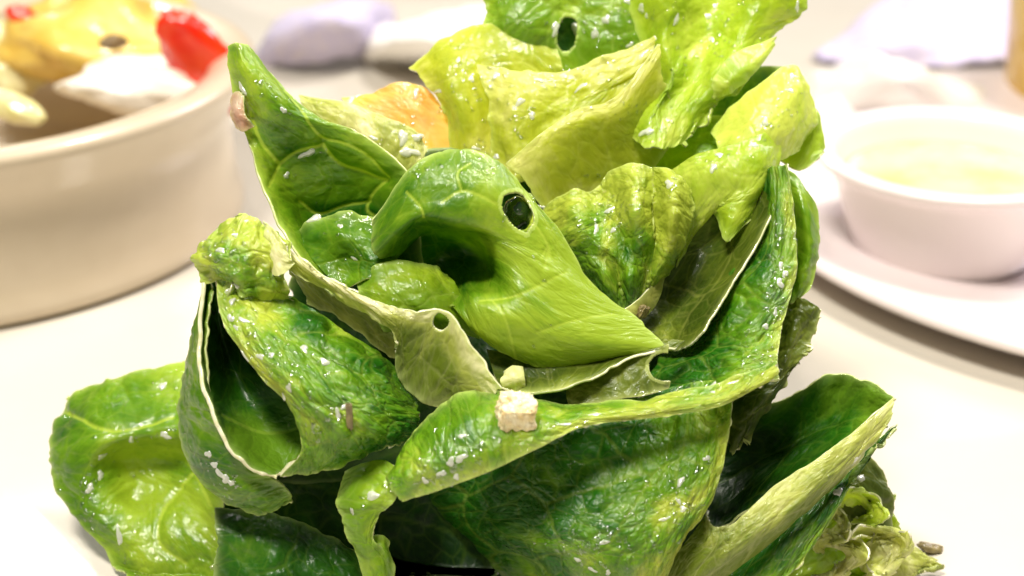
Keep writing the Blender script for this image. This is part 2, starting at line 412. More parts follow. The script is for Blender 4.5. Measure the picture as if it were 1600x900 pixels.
# the broad flat platter that carries everything
pc = (0.0, 0.06, 0.0015)
o = lathe([(0, .0050), (.1, .0050), (.25, .0050), (.40, .0052), (.45, .0075), (.462, .009), (.463, .0075), (.45, .003), (.40, .0), (0, .0)], pc, PORC, 'serving_platter', seg=200)
tag(o, 'wide flat white glazed platter under the salad, bowl and ramekin', 'platter')
PZ = .0066
bc = Vector((-0.158, 0.167, PZ))
o = lathe([(0, .006), (.05, .007), (.064, .012), (.069, .028), (.0715, .0410), (.0755, .0455), (.082, .0470), (.0850, .0445), (.082, .0390), (.0770, .029), (.0775, .012), (.076, .0), (.04, .0), (0, .0)], bc, SHADE_BEIGE, 'serving_bowl', 1.03, .97, math.radians(16))
tag(o, 'glazed bowl at the left, wall shade in its beige, with roasted vegetables in it', 'bowl')
sc_ = Vector((0.1815, 0.166, PZ + .0015))
o = lathe([(0, .003), (.06, .003), (.080, .004), (.098, .0065), (.112, .0090), (.1160, .0082), (.1150, .0055), (.106, .0030), (.086, .0), (.04, .0), (0, .0)], sc_, PORC2, 'side_plate')
tag(o, 'white side plate with a thick rim, carrying the small sauce ramekin', 'plate')
rc = Vector((0.1140, 0.1375, PZ + .0052))
rk = empty('sauce_ramekin', rc); tag(rk, 'small white porcelain ramekin of pale sauce on the side plate', 'ramekin')
lathe([(0, .003), (.017, .003), (.0205, .006), (.0255, .020), (.0272, .0255), (.0285, .0272), (.0312, .0277), (.0325, .0268), (.0318, .0250), (.0290, .0232), (.0272, .019), (.0232, .006), (.0208, .0005), (.018, .0), (0, .0)], rc, PORC2, 'ramekin_body', 1.1, 1.1, parent=rk)
lathe([(0, .0202), (.012, .0206), (.019, .0203), (.0250, .0201), (.0210, .0165), (.012, .0150), (0, .0150)], rc, SAUCE, 'sauce', 1.1, 1.1, parent=rk, sub=3)

# folded napkin behind the ramekin, rolled cloths behind the salad
def cloth_fold(label, rows, mat, cat, name, thick=.002, n=50, sub_label=None, group=None, wob=.004):
    ctrl = np.array(rows, float)
    k = ctrl.shape[1]
    A = catmull(ctrl, np.linspace(0, len(ctrl) - 1, n)); A = catmull(A.transpose(1, 0, 2), np.linspace(0, k - 1, n)).transpose(1, 0, 2)
    ii, jj = np.meshgrid(np.arange(n) / 8, np.arange(n) / 8, indexing='ij')
    A[..., 2] += wob * (fbm(ii, jj, 5) - .5)
    A[..., 2] = np.maximum(A[..., 2], .003)
    vs = A.reshape(-1, 3); idx = np.arange(n * n).reshape(n, n)
    q = np.stack([idx[:-1, :-1], idx[:-1, 1:], idx[1:, 1:], idx[1:, :-1]], -1).reshape(-1, 4)
    o = mesh_obj(name, [Vector(v) for v in vs], q.tolist(), mat, origin=Vector(vs.mean(0)))
    s = o.modifiers.new('thickness', 'SOLIDIFY'); s.thickness = thick; s.offset = 0
    tag(o, label, cat, group); return o
def G(x, y, h): v = ground(x, y, h); return (v.x, v.y, v.z)
cloth_fold('lilac napkin lying behind the ramekin at upper right',
  [[G(1270, 90, .008), G(1360, 20, .012), G(1450, -50, .014), G(1640, -60, .014)],
   [G(1300, 100, .008), G(1400, 50, .018), G(1500, 10, .018), G(1640, 10, .016)],
   [G(1340, 105, .008), G(1440, 100, .009), G(1540, 98, .009), G(1660, 95, .008)]], LILAC, 'napkin', 'lilac_napkin')
cloth_fold('white napkin bunched into a peak just behind the ramekin',
  [[G(1270, 120, .004), G(1340, 90, .022), G(1410, 95, .034), G(1480, 130, .020), G(1600, 150, .006)],
   [G(1270, 170, .004), G(1340, 140, .022), G(1410, 130, .034), G(1480, 160, .018), G(1600, 175, .006)],
   [G(1270, 200, .004), G(1340, 190, .010), G(1410, 185, .012), G(1480, 190, .008), G(1600, 195, .005)]], CLOTH, 'napkin', 'white_napkin')
# dish stack at the top, behind the salad
bk = Vector((-0.035, 0.545, 0.0015))
o = lathe([(0, .004), (.07, .004), (.10, .009), (.118, .020), (.1215, .0205), (.120, .017), (.10, .004), (.07, 0), (0, 0)], bk, PORC2, 'soup_plate')
tag(o, 'white soup plate far behind the lettuce, cut by the top of the picture', 'plate')
cloth_fold('pale lilac cloth bundle resting in front of the far soup plate',
  [[G(400, 90, .003), G(430, 40, .018), G(500, 10, .026), G(570, 5, .024), G(610, 10, .010)],
   [G(400, 100, .003), G(430, 60, .020), G(500, 30, .030), G(570, 30, .026), G(615, 40, .006)],
   [G(400, 105, .003), G(440, 96, .010), G(500, 90, .012), G(570, 88, .010), G(610, 85, .003)]], LILAC, 'cloth', 'cloth_bundle')
cloth_fold('rolled white napkin lying behind the yellow lettuce leaves',
  [[G(560, 60, .004), G(600, 45, .020), G(690, 25, .026), G(780, 10, .020)],
   [G(560, 85, .006), G(600, 70, .022), G(690, 60, .028), G(780, 45, .020)],
   [G(560, 102, .003), G(600, 100, .006), G(690, 98, .006), G(780, 95, .004)]], CLOTH, 'napkin', 'rolled_napkin')
# amber glass at the right edge
gl = Vector(G(1575, 185, PZ)); gl.x += .029; gl.y += .012
gr = empty('drinking_glass', gl); tag(gr, 'glass of amber drink cut by the right edge of the picture', 'glass')
lathe([(0, 0), (.024, 0), (.027, .003), (.032, .09), (.0305, .09), (.0255, .006), (0, .005)], gl, simple('glass_wall', (.72, .68, .55), .05, 1, None), 'glass_wall', parent=gr)
lathe([(0, .0885), (.0303, .0885), (.0303, .082), (0, .082)], gl, AMBER, 'drink', parent=gr, sub=2)
bpy.data.objects['glass_wall'].data.materials[0] = AMBER

# food in the bowl
def lump(name, c, r, mat, seed, amp=.25, label=None, cat=None, group=None, rot=(0, 0, 0), parent=None, sub=4, boxy=0.0, fine=0.0):
    bm = bmesh.new(); bmesh.ops.create_icosphere(bm, subdivisions=sub, radius=1)
    M = Matrix.Rotation(rot[2], 3, 'Z') @ Matrix.Rotation(rot[1], 3, 'Y') @ Matrix.Rotation(rot[0], 3, 'X')
    for v in bm.verts:
        p = v.co.copy()
        if boxy:
            m = max(abs(p.x), abs(p.y), abs(p.z)); p = p.lerp(p / m * .86, boxy)
        n = float(fbm(np.array(p.x * 1.7 + seed + p.z * .9), np.array(p.y * 1.7 + p.z * 1.3), seed, 3)) - .5
        if fine: n += fine / amp * (float(fbm(np.array(p.x * 6 + p.z * 3.1 + seed), np.array(p.y * 6 - p.z * 4.3), seed + 1, 3)) - .5) * 2
        p = p * (1 + amp * 2 * n)
        v.co = M @ Vector((p.x * r[0], p.y * r[1], p.z * r[2]))
    me = bpy.data.meshes.new(name); bm.to_mesh(me); bm.free(); me.polygons.foreach_set('use_smooth', [True] * len(me.polygons)); me.materials.append(mat)
    o = bpy.data.objects.new(name, me); COL.objects.link(o); o.location = c
    if label: tag(o, label, cat, group)
    return o
def Gv(x, y, h): return ground(x, y, h)
lump('potato_wedge', Gv(150, 62, .046), (.029, .026, .014), POTATO, 3, .34, 'broad ochre potato wedge on top of the bowl of vegetables', 'potato', 'roast vegetables in the bowl', (.1, .1, .2))
lump('potato_wedge', Gv(225, 15, .046), (.019, .016, .012), POTATO, 8, .3, 'smaller ochre potato wedge at the back of the bowl, left of the red pepper', 'potato', 'roast vegetables in the bowl', (.1, .2, -.4))
lump('onion_slice', Gv(10, 90, .042), (.013, .016, .008), ONION, 12, .2, 'pale yellow onion piece at the left of the bowl beside the big potato', 'onion', 'roast vegetables in the bowl', (.3, .3, .5))
lump('onion_slice', Gv(20, 168, .044), (.010, .005, .004), ONION, 15, .15, 'thin pale onion sliver in front of the left potato', 'onion', 'roast vegetables in the bowl', (0, .2, -.4))
lump('fish_flake', Gv(225, 135, .043), (.022, .012, .008), simple('white_fish', (.84, .79, .70), .45, .2, (.80, .72, .60), .001, 90), 18, .35, 'white flake of fish in front of the potato wedges in the bowl', 'fish', 'roast vegetables in the bowl', (0, .1, .2))
lump('burnt_bit', Gv(178, 66, .055), (.004, .0025, .002), CHAR, 22, .3, 'dark burnt crumb between the potato and the fish', 'crumb', None, (0, 0, .4))
lump('pepper_strip', Gv(312, 98, .0500), (.0088, .0040, .0170), PEPPER, 26, .34, 'bright red pepper strip hanging at the bowl rim left of the lettuce tip', 'pepper', 'roast vegetables in the bowl', (.15, -.50, 0))
lump('pepper_strip', Gv(35, 26, .056), (.005, .003, .003), PEPPER, 29, .2, 'small orange red pepper bit on top of the big potato at the left', 'pepper', 'roast vegetables in the bowl', (.15, .5, 0))

# ------------------------------------------------------------------ the lettuce, from the back of the heap to the front
leaf('olive green back leaf at the top with a dark oval hole and drops round it',
 [zr(-330,(735,-50),(820,-70),(900,-80),(1000,-70),(1070,-60)),
  [(752,10,-310),(820,0,-290),(890,-10,-315),(970,0,-290),(1050,0,-320)],
  [(752,70,-300),(820,60,-285),(890,60,-305),(970,70,-285),(1040,80,-300)],
  [(745,150,-320),(820,140,-320),(890,140,-310),(970,140,-310),(1040,150,-310)]], 'lime', .95, holes=[(886,54,15,27,.15)], bl=5, bs=50, rag=.02)
leaf('pale green ruffled leaf at the upper right with a drooping rounded lip',
 [[(985,-60,-290),(1060,-70,-230),(1130,-70,-270),(1200,-60,-220),(1268,-30,-260)],
  [(985,10,-290),(1050,0,-210),(1120,-10,-270),(1190,0,-220),(1260,22,-260)],
  [(1000,90,-280),(1040,60,-210),(1100,55,-250),(1160,58,-215),(1217,52,-240)],
  [(1000,140,-250),(1045,120,-190),(1090,115,-225),(1130,118,-195),(1165,128,-220)],
  [(972,175,-220),(1020,172,-160),(1060,168,-185),(1095,165,-195),(1120,160,-215)],
  [(968,205,-200),(1005,232,-150),(1042,234,-155),(1080,212,-175),(1105,172,-200)]], 'lime', .45, n=150, bl=4, bs=45, rag=.012, wob=16, ruf=7)
leaf('small smooth fold of pale leaf turned over below the upper right leaf edge',
 [[(1110,152,-190),(1118,112,-188),(1150,78,-195),(1216,56,-220)],[(1116,156,-192),(1140,128,-172),(1168,104,-182),(1214,64,-221)],[(1120,158,-195),(1152,140,-192),(1184,112,-200),(1214,68,-225)]], 'lime', .35, n=50, bl=1, name='lettuce_shred', cat='lettuce shred')
leaf('orange tinged leaf piece with frilly green tip behind the folded left leaf',
 [[(530,152,-310),(575,146,-305),(625,128,-290),(672,138,-285)],[(560,180,-290),(605,178,-275),(650,172,-262),(700,185,-275)],
  [(600,240,-280),(640,240,-262),(680,250,-255),(730,260,-270)],[(640,300,-280),(680,300,-270),(700,300,-265),(750,300,-270)]], 'peach', .4, n=80, bl=3, rag=.02)
leaf('yellow leaf lobe with scalloped top edge, leftmost of the pale heart leaves',
 [[(638,106,-300),(692,64,-290),(750,36,-295),(820,38,-305),(872,75,-300)],
  [(662,135,-265),(700,108,-240),(760,90,-262),(820,92,-270),(885,120,-290)],
  [(692,180,-250),(722,172,-222),(772,150,-252),(830,150,-260),(890,170,-275)],
  [(700,260,-240),(740,260,-225),(785,250,-240),(830,250,-255),(890,250,-265)]], 'yellow', .55, n=110, bl=3.5, bs=40, rag=.014)
leaf('pale speckled leaf strip with blobs of dressing behind the folded left leaf',
 [[(466,150,-230),(530,158,-205),(590,178,-195),(645,200,-190),(672,228,-200)],[(472,166,-215),(530,185,-192),(585,212,-180),(635,238,-172),(668,262,-182)],
  [(490,210,-205),(535,235,-195),(585,265,-182),(625,295,-175),(665,310,-182)]], 'cream', .45, n=90, bl=4, bs=30)
leaf('glossy yellow green heart leaf with a pale crumpled top edge in the middle',
 [[(744,98,-240),(800,106,-225),(870,112,-232),(950,84,-215),(1031,50,-195)],
  [(758,150,-222),(812,150,-195),(880,152,-212),(940,130,-200),(1015,100,-195)],
  [(765,205,-212),(812,212,-182),(870,198,-196),(920,175,-195),(970,150,-202)],
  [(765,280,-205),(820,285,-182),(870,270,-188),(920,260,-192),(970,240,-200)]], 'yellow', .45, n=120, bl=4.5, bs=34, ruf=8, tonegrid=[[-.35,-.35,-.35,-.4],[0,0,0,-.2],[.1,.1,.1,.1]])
leaf('dark green leaf inside the gap under the upper right lobe',
 [[(1108,150,-275),(1170,104,-270),(1240,104,-275)],[(1105,200,-262),(1170,180,-262),(1235,160,-266)],[(1100,240,-262),(1170,230,-262),(1230,220,-262)]], 'green', .8, n=60, bl=2)
leaf('smooth olive leaf lining the valley between the pale heart leaves',
 [zr(-240,(900,160),(1000,190),(1100,180),(1200,180)),[(890,230,-228),(1000,240,-235),(1100,230,-228),(1210,220,-232)],
  [(880,340,-180),(1000,330,-200),(1100,320,-195),(1210,310,-200)]], 'lime', .75, n=80, bl=2)
leaf('broad yellow leaf with a thick white folded edge running diagonally',
 [[(790,256,-150),(848,206,-140),(905,170,-145),(965,148,-155),(1034,62,-175)],
  [(815,280,-150),(866,228,-138),(925,192,-145),(978,168,-160),(1036,90,-180)],
  [(850,330,-165),(905,285,-170),(960,240,-180),(1005,205,-190),(1045,150,-200)],
  [(890,380,-185),(945,340,-200),(1000,290,-210),(1040,240,-218),(1070,190,-222)]], 'yellow', .45, n=110, bl=2, bs=60, ruf=3, tonegrid=[[-.45,-.45,-.45],[0,0,0],[.1,.1,.1],[.3,.2,.2]])
leaf('rounded pale lobe curling over at the right, below the dark gap',
 [[(1110,206,-205),(1155,156,-190),(1198,124,-185),(1240,104,-195),(1258,116,-215)],
  [(1118,222,-175),(1172,182,-148),(1215,158,-146),(1252,142,-170),(1272,162,-215)],
  [(1122,250,-155),(1180,222,-130),(1220,208,-134),(1256,196,-165),(1274,196,-215)],
  [(1125,285,-165),(1180,268,-148),(1218,258,-152),(1246,240,-180),(1256,222,-218)]], 'lime', .15, n=100, bl=3.5, bs=26, tonegrid=[[-.1,-.1,-.1],[-.25,-.2,0],[-.1,0,.1]])
leaf('small mid green leaf tip sticking out at the far right of the heap',
 [[(1266,158,-235),(1282,180,-225),(1292,232,-225)],[(1242,215,-225),(1264,222,-215),(1290,236,-218)],[(1215,248,-215),(1250,266,-205),(1284,240,-210)]], 'green', .25, n=60, bl=3, bs=30)
leaf('yellow green leaf with glossy shoulder and a pinkish brown pointed tip',
 [[(1030,278,-140),(1085,243,-122),(1135,230,-116),(1180,214,-122),(1225,190,-150)],
  [(1055,298,-128),(1095,272,-100),(1140,258,-94),(1187,248,-100),(1224,240,-140)],
  [(1066,335,-130),(1105,310,-105),(1142,300,-95),(1180,292,-92),(1208,285,-125)],
  [(1066,378,-140),(1096,348,-118),(1125,322,-106),(1155,330,-88),(1190,318,-110)],
  [(1058,420,-150),(1082,368,-132),(1112,335,-122),(1134,378,-84),(1170,345,-96)]], 'lime', .35, n=100, bl=3.5, bs=38, rag=.008, edges='lb', tonegrid=[[0,0,0],[-.1,0,0],[.1,.1,.2]])
leaf('blistered green leaf right of the big central leaf with drops in its dimples',
 [[(800,345,-150),(850,322,-130),(890,296,-104),(925,300,-112),(952,270,-110),(990,255,-84),(1020,262,-100),(1048,266,-76),(1080,288,-112)],
  [(800,370,-140),(850,345,-110),(898,322,-74),(935,322,-96),(965,302,-84),(995,292,-46),(1020,296,-88),(1052,296,-38),(1090,322,-92)],
  [(810,400,-130),(860,380,-100),(905,356,-48),(940,352,-72),(970,340,-60),(995,335,-30),(1020,338,-78),(1052,340,-26),(1082,368,-90)],
  [(850,430,-120),(890,410,-90),(922,394,-54),(950,388,-44),(975,384,-56),(1000,380,-44),(1022,382,-70),(1045,386,-46),(1068,402,-98)],
  [(900,460,-100),(925,446,-84),(945,434,-44),(965,430,-62),(982,430,-36),(1000,426,-60),(1015,425,-72),(1030,426,-64),(1050,430,-108)],
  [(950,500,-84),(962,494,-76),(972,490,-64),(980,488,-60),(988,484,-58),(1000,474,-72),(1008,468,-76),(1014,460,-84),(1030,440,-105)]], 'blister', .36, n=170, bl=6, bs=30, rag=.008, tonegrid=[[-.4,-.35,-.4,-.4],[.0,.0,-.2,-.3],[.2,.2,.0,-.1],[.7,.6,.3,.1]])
leaf('narrow pale leaf lip standing up between the blistered leaf and the olive leaf',
 [[(1028,422,-92),(1012,450,-72),(992,472,-50),(968,488,-30)],[(1034,426,-96),(1020,458,-80),(1000,482,-56),(978,494,-34)],[(1038,432,-104),(1028,466,-92),(1010,494,-70),(986,506,-44)]], 'olive', .2, n=50, bl=1, ruf=1, name='lettuce_shred', cat='lettuce shred')
leaf('smooth dark olive leaf with pale rim, hollow side facing the viewer',
 [[(1050,320,-170),(1110,305,-160),(1150,290,-150),(1195,270,-110),(1229,252,-88)],
  [(1035,390,-160),(1080,385,-160),(1122,375,-145),(1168,365,-95),(1208,335,-55)],
  [(1010,445,-140),(1050,450,-148),(1092,450,-125),(1133,440,-78),(1164,420,-36)],
  [(990,490,-118),(1030,500,-118),(1062,505,-94),(1094,495,-52),(1128,476,-14)],
  [(990,520,-85),(1022,536,-75),(1048,547,-48),(1072,541,-24),(1098,518,0)]], 'olive', .85, n=120, bl=1.2, bs=60, ruf=2, edges='rb', wob=8)
leaf('bright green outer leaf at the right with beads of dressing on its rolled rim',
 [[(1190,265,-125),(1205,262,-90),(1216,260,-66),(1230,258,-60)],
  [(1165,380,-125),(1195,362,-66),(1218,352,-30),(1242,345,-42)],
  [(1105,450,-115),(1150,442,-52),(1204,440,2),(1244,430,-14)],
  [(1050,525,-105),(1110,520,-40),(1172,520,24),(1224,505,12)],
  [(1015,585,-80),(1090,572,-14),(1152,570,48),(1217,560,52)],
  [(990,640,-30),(1070,625,20),(1140,612,66),(1214,586,80)]], 'blister', .7, n=150, bl=6, bs=40, rag=.010, edges='r', tonegrid=[[.2,.0,-.4],[.2,.0,-.45],[.3,.1,-.45],[.3,.1,-.4]])
leaf('thin curved olive leaf outermost on the right side of the heap',
 [[(1218,256,-125),(1246,275,-120),(1262,300,-125)],[(1222,300,-135),(1256,318,-92),(1280,350,-115)],[(1226,380,-140),(1262,385,-84),(1282,392,-112)],
  [(1232,430,-120),(1256,428,-84),(1272,430,-105)],[(1232,478,-90),(1240,474,-84),(1248,470,-88)]], 'green', .45, n=80, bl=2.5)
leaf('ragged olive leaf end with torn notches below the right rim',
 [[(1222,470,-110),(1252,468,-88),(1282,486,-92)],[(1212,540,-90),(1240,522,-62),(1264,532,-84)],[(1180,590,-70),(1215,590,-40),(1248,566,-64)],
  [(1140,640,-60),(1185,632,-24),(1218,606,-50)],[(1125,720,-60),(1155,700,-40),(1185,670,-50)]], 'olive', .8, n=90, bl=7, bs=34, rag=.05, edges='rb', ruf=12)

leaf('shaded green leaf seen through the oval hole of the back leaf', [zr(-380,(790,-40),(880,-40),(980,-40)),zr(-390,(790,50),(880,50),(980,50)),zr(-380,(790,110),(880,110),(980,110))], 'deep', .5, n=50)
# middle of the heap
leaf('cupped green leaf at the upper left with a pointed tip and pale net of veins',
 [[(357,70,-60),(370,67,-46),(385,72,-46),(402,86,-62)],
  [(356,112,-62),(385,116,-22),(415,122,-28),(446,134,-62)],
  [(372,172,-64),(410,176,-30),(450,176,-36),(496,182,-64)],
  [(386,222,-54),(440,230,-58),(500,220,-66),(562,208,-60)],
  [(404,275,-40),(460,290,-96),(540,280,-108),(634,266,-44)],
  [(430,335,-20),(485,350,-124),(560,350,-136),(650,330,-60)],
  [(468,398,2),(512,410,-100),(580,410,-110),(660,400,-90)],
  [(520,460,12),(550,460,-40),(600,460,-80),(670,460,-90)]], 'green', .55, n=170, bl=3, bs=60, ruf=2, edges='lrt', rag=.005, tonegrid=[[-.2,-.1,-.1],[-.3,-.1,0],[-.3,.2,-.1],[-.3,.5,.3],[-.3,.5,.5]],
 veins=[([(447,140),(470,170),(492,205),(506,220)],3.5),([(506,220),(540,225),(575,245),(605,280)],3.5),([(506,230),(470,240),(440,258),(422,290)],4),([(506,232),(530,258),(565,270),(600,285)],4),
  ([(395,190),(410,225),(438,258)],4),([(600,285),(580,305),(572,330),(600,345)],3.5),([(470,315),(500,335),(540,322),(575,318)],3)])
leaf('small pinkish bruised curl at the left rim of the pointed cupped leaf',
 [[(364,146,-56),(372,142,-34),(380,150,-30)],[(359,170,-56),(368,172,-24),(384,180,-24)],[(368,200,-56),(382,206,-34),(398,200,-34)]], 'rosy', .45, n=44, bl=4, bs=16, name='lettuce_shred', cat='lettuce shred')
leaf('shiny crumpled green fold deep inside the cupped left leaf',
 [[(455,362,-84),(510,332,-60),(572,336,-60),(625,352,-88)],[(478,395,-56),(528,372,-22),(575,378,-26),(618,400,-70)],[(505,425,-30),(545,408,-30),(590,412,-10),(625,430,-60)],[(535,455,-20),(565,440,-2),(595,435,-10),(625,450,-50)]],
 'green', .8, n=90, bl=6, bs=34, ruf=6, edges='tr', wet=1)
leaf('big central leaf arching over a dark pocket, with a small hole near its shoulder',
 [[(584,345,20),(636,268,18),(706,230,14),(775,246,10),(812,280,0),(835,312,0)],
  [(578,382,10),(640,318,42),(710,288,50),(782,300,44),(842,332,28),(882,366,0)],
  [(590,404,-10),(648,352,36),(702,350,46),(768,358,44),(850,390,34),(912,420,0)],
  [(616,414,-130),(660,366,-70),(712,362,-60),(772,372,26),(860,425,40),(950,465,4)],
  [(640,424,-200),(682,392,-180),(732,384,-150),(782,402,20),(875,468,46),(996,498,10)],
  [(664,436,-180),(704,422,-170),(750,416,-120),(794,444,40),(890,505,52),(1015,515,18)],
  [(700,442,-60),(718,452,-30),(742,457,22),(800,490,60),(900,540,50),(1037,545,25)],
  [(698,472,0),(722,492,24),(750,512,40),(800,537,46),(880,560,38),(965,562,18)],
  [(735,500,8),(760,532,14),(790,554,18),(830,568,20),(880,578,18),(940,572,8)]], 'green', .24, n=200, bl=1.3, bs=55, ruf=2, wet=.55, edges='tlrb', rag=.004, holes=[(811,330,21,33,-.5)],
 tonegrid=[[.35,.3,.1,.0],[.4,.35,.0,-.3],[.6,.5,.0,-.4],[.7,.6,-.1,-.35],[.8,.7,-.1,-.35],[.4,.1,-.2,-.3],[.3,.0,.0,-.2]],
 veins=[([(690,315),(725,298),(775,318)],3.5),([(722,298),(715,270),(735,255)],2.5),([(635,300),(655,322),(662,345)],3),([(846,402),(858,385),(850,420)],2.5),([(800,300),(850,370),(860,400)],3),([(750,470),(810,460),(885,425)],2.5),([(810,570),(790,500),(770,470)],3),([(840,520),(900,500),(960,490)],2.5)])
tag(lump('black_hole_bit', P(808, 334, -8), (.0026, .0022, .0032), simple('dark_hole_bit', (.012, .045, .012), .12, 1, (.03, .06, .015), .0004, 300), 41, .14), 'small dark glossy bit showing through the hole of the central leaf', 'olive')  # dark bit added behind the hole, where a dark leaf would show
leaf('small blistered leaf lip below the dark pocket of the central leaf',
 [[(556,436,-20),(600,414,-16),(655,410,-22),(700,428,-44)],[(562,465,0),(612,452,18),(662,448,12),(715,455,-20)],[(580,492,4),(630,486,20),(680,486,14),(735,490,-14)],[(600,515,-20),(650,515,-10),(700,515,-10),(750,530,-20)]], 'lime', .85, n=80, bl=5, bs=28, edges='tl')
leaf('pale frilled leaf edge winding from the left roll to the middle of the heap',
 [[(412,345,20),(468,402,32),(528,443,42),(600,476,54),(650,488,58),(705,487,70),(742,552,74),(788,614,74)],
  [(424,370,24),(480,420,36),(540,458,46),(605,492,52),(646,508,48),(688,525,46),(722,580,50),(775,620,60)],
  [(435,395,20),(490,436,28),(552,472,40),(610,506,42),(636,545,22),(668,575,20),(702,605,30),(758,628,48)],
  [(446,418,12),(500,452,18),(562,488,28),(616,522,34),(618,582,4),(650,625,0),(698,642,10),(752,648,26)]], 'cream', .55, n=170, bl=3.5, bs=30, ruf=7, rag=.012, holes=[(688,503,13,13,.8)], tonegrid=[[-.55,-.6,-.6,-.6],[-.4,-.3,.2,-.1],[0,0,.7,.6],[.1,.1,.8,.7]])
leaf('shaded pale leaf curving under the frilled edge above the dark gap',
 [[(440,395,-20),(500,432,-10),(570,468,0),(630,510,20)],[(455,430,-50),(515,465,-45),(585,500,-38),(640,540,-10)],[(480,470,-80),(540,505,-90),(600,545,-100),(650,590,-80)]], 'cream', .7, n=80, bl=3)
leaf('olive leaf with a curved white lower edge under the central leaf',
 [[(760,545,-20),(820,555,0),(880,562,6),(945,552,8),(1005,530,12),(1070,530,0)],[(772,585,10),(825,590,26),(878,588,36),(935,575,34),(990,552,26),(1055,540,12)],
  [(784,610,46),(830,616,62),(872,610,66),(922,594,58),(968,566,46),(1034,541,34)]], 'olive', .7, n=110, bl=1.5, ruf=3, edges='b', rag=.006, tonegrid=[[.3,.2,0],[.3,.1,0],[-.1,-.1,-.2]])
leaf('pale rib end poking out below the central leaf',
 [[(785,578,40),(800,568,48),(818,572,44)],[(782,598,50),(803,592,62),(822,596,52)],[(790,612,44),(806,612,52),(822,612,44)]], 'cream', .25, n=40, bl=2, name='lettuce_shred', cat='lettuce shred')
leaf('olive leaf with a torn bite in its right end, above the crouton',
 [[(885,598,10),(935,580,22),(985,556,32),(1045,538,36)],[(885,620,20),(940,606,34),(990,590,42),(1050,575,44)],[(890,640,26),(945,628,40),(1000,620,48),(1046,608,46)]], 'olive', .6, n=90, bl=2, edges='rb', holes=[(1040,574,26,22,.2)])

# left roll
leaf('olive and green leaf wrapped round the outside of the left roll',
 [[(322,425,-40),(328,440,0),(334,455,16)],[(300,520,-40),(310,520,0),(324,520,34)],[(283,600,-46),(300,602,10),(324,615,50)],[(280,665,-30),(308,672,26),(350,676,66)],
  [(298,735,-10),(345,742,40),(402,738,60)],[(350,785,0),(398,782,34),(450,762,30)],[(405,814,0),(428,802,14),(458,782,10)]], 'green', .7, n=130, bl=6, bs=40, edges='lrb', ruf=4)
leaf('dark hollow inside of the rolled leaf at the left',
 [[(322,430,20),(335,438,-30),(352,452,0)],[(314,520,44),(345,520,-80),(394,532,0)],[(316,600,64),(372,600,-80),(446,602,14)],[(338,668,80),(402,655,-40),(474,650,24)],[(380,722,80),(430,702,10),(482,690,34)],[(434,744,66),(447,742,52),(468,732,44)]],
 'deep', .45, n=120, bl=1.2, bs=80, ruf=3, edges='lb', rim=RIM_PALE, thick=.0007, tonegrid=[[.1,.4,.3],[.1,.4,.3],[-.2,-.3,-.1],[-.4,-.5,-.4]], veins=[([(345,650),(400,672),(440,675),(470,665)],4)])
leaf('blistered rolled leaf at the left with streaks of dressing on its back',
 [[(345,425,-20),(432,452,0),(512,502,0),(602,562,-10),(655,622,-40)],
  [(338,452,30),(410,490,66),(490,530,78),(577,580,54),(650,635,-4)],
  [(350,505,70),(420,542,114),(500,572,120),(582,612,86),(655,645,12)],
  [(394,575,100),(450,600,140),(520,625,140),(592,642,100),(655,655,18)],
  [(446,640,112),(492,655,138),(547,668,136),(602,672,92),(652,667,12)],
  [(470,700,98),(504,706,110),(552,702,104),(602,692,66),(648,677,-2)],
  [(436,744,60),(490,738,64),(552,722,56),(602,702,26),(642,686,-30)]], 'blister', .5, n=190, bl=7, bs=36, rag=.006, ruf=4, edges='lb', rim=RIM_PALE, thick=.0008, tonegrid=[[-.2,.1,.5],[-.3,.1,.4],[-.35,.15,.5],[-.3,.1,.6],[-.1,.3,.8],[.1,.4,.9]])
leaf('crinkled frilly leaf crest on top of the left roll',
 [[(345,352,0),(380,336,12),(415,344,22),(444,372,26)],[(304,386,16),(350,378,56),(402,382,56),(454,404,36)],[(303,410,24),(345,418,66),(397,428,60),(448,436,30)],[(322,438,14),(362,452,46),(404,470,46),(455,472,16)]],
 'blister', .3, n=120, bl=10, bs=26, ruf=12, rag=.02)
leaf('pale torn leaf flap folded back beside the crest of the left roll',
 [[(414,346,36),(430,362,44),(446,388,50)],[(410,385,46),(432,396,58),(452,404,54)],[(425,432,52),(440,430,58),(462,412,48)]], 'cream', .4, n=50, bl=3, rag=.03, name='lettuce_shred', cat='lettuce shred')

# bottom left
leaf('wide green leaf at the bottom left spread out towards the plate',
 [[(104,622,-350),(150,598,-330),(200,580,-315),(285,564,-300),(345,560,-300)],
  [(78,672,-300),(140,642,-262),(200,625,-255),(272,622,-250),(345,620,-255)],
  [(74,712,-262),(130,695,-205),(200,680,-198),(272,680,-200),(345,690,-205)],
  [(84,762,-240),(140,752,-205),(202,722,-250),(272,722,-250),(350,750,-190)],
  [(118,812,-215),(160,802,-188),(222,772,-240),(282,772,-226),(350,810,-170)],
  [(158,852,-200),(200,852,-178),(242,832,-190),(292,832,-180),(350,860,-155)],
  [(188,905,-195),(230,905,-172),(270,900,-170),(310,900,-165),(348,910,-150)],
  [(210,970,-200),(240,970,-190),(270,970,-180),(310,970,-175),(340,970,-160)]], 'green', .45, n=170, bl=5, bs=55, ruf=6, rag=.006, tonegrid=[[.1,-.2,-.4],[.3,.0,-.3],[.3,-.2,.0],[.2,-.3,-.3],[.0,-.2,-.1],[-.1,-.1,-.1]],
 veins=[([(282,680),(300,730),(330,790)],4),([(300,740),(255,800),(250,850),(290,880)],4),([(100,640),(170,670),(270,655)],4)])
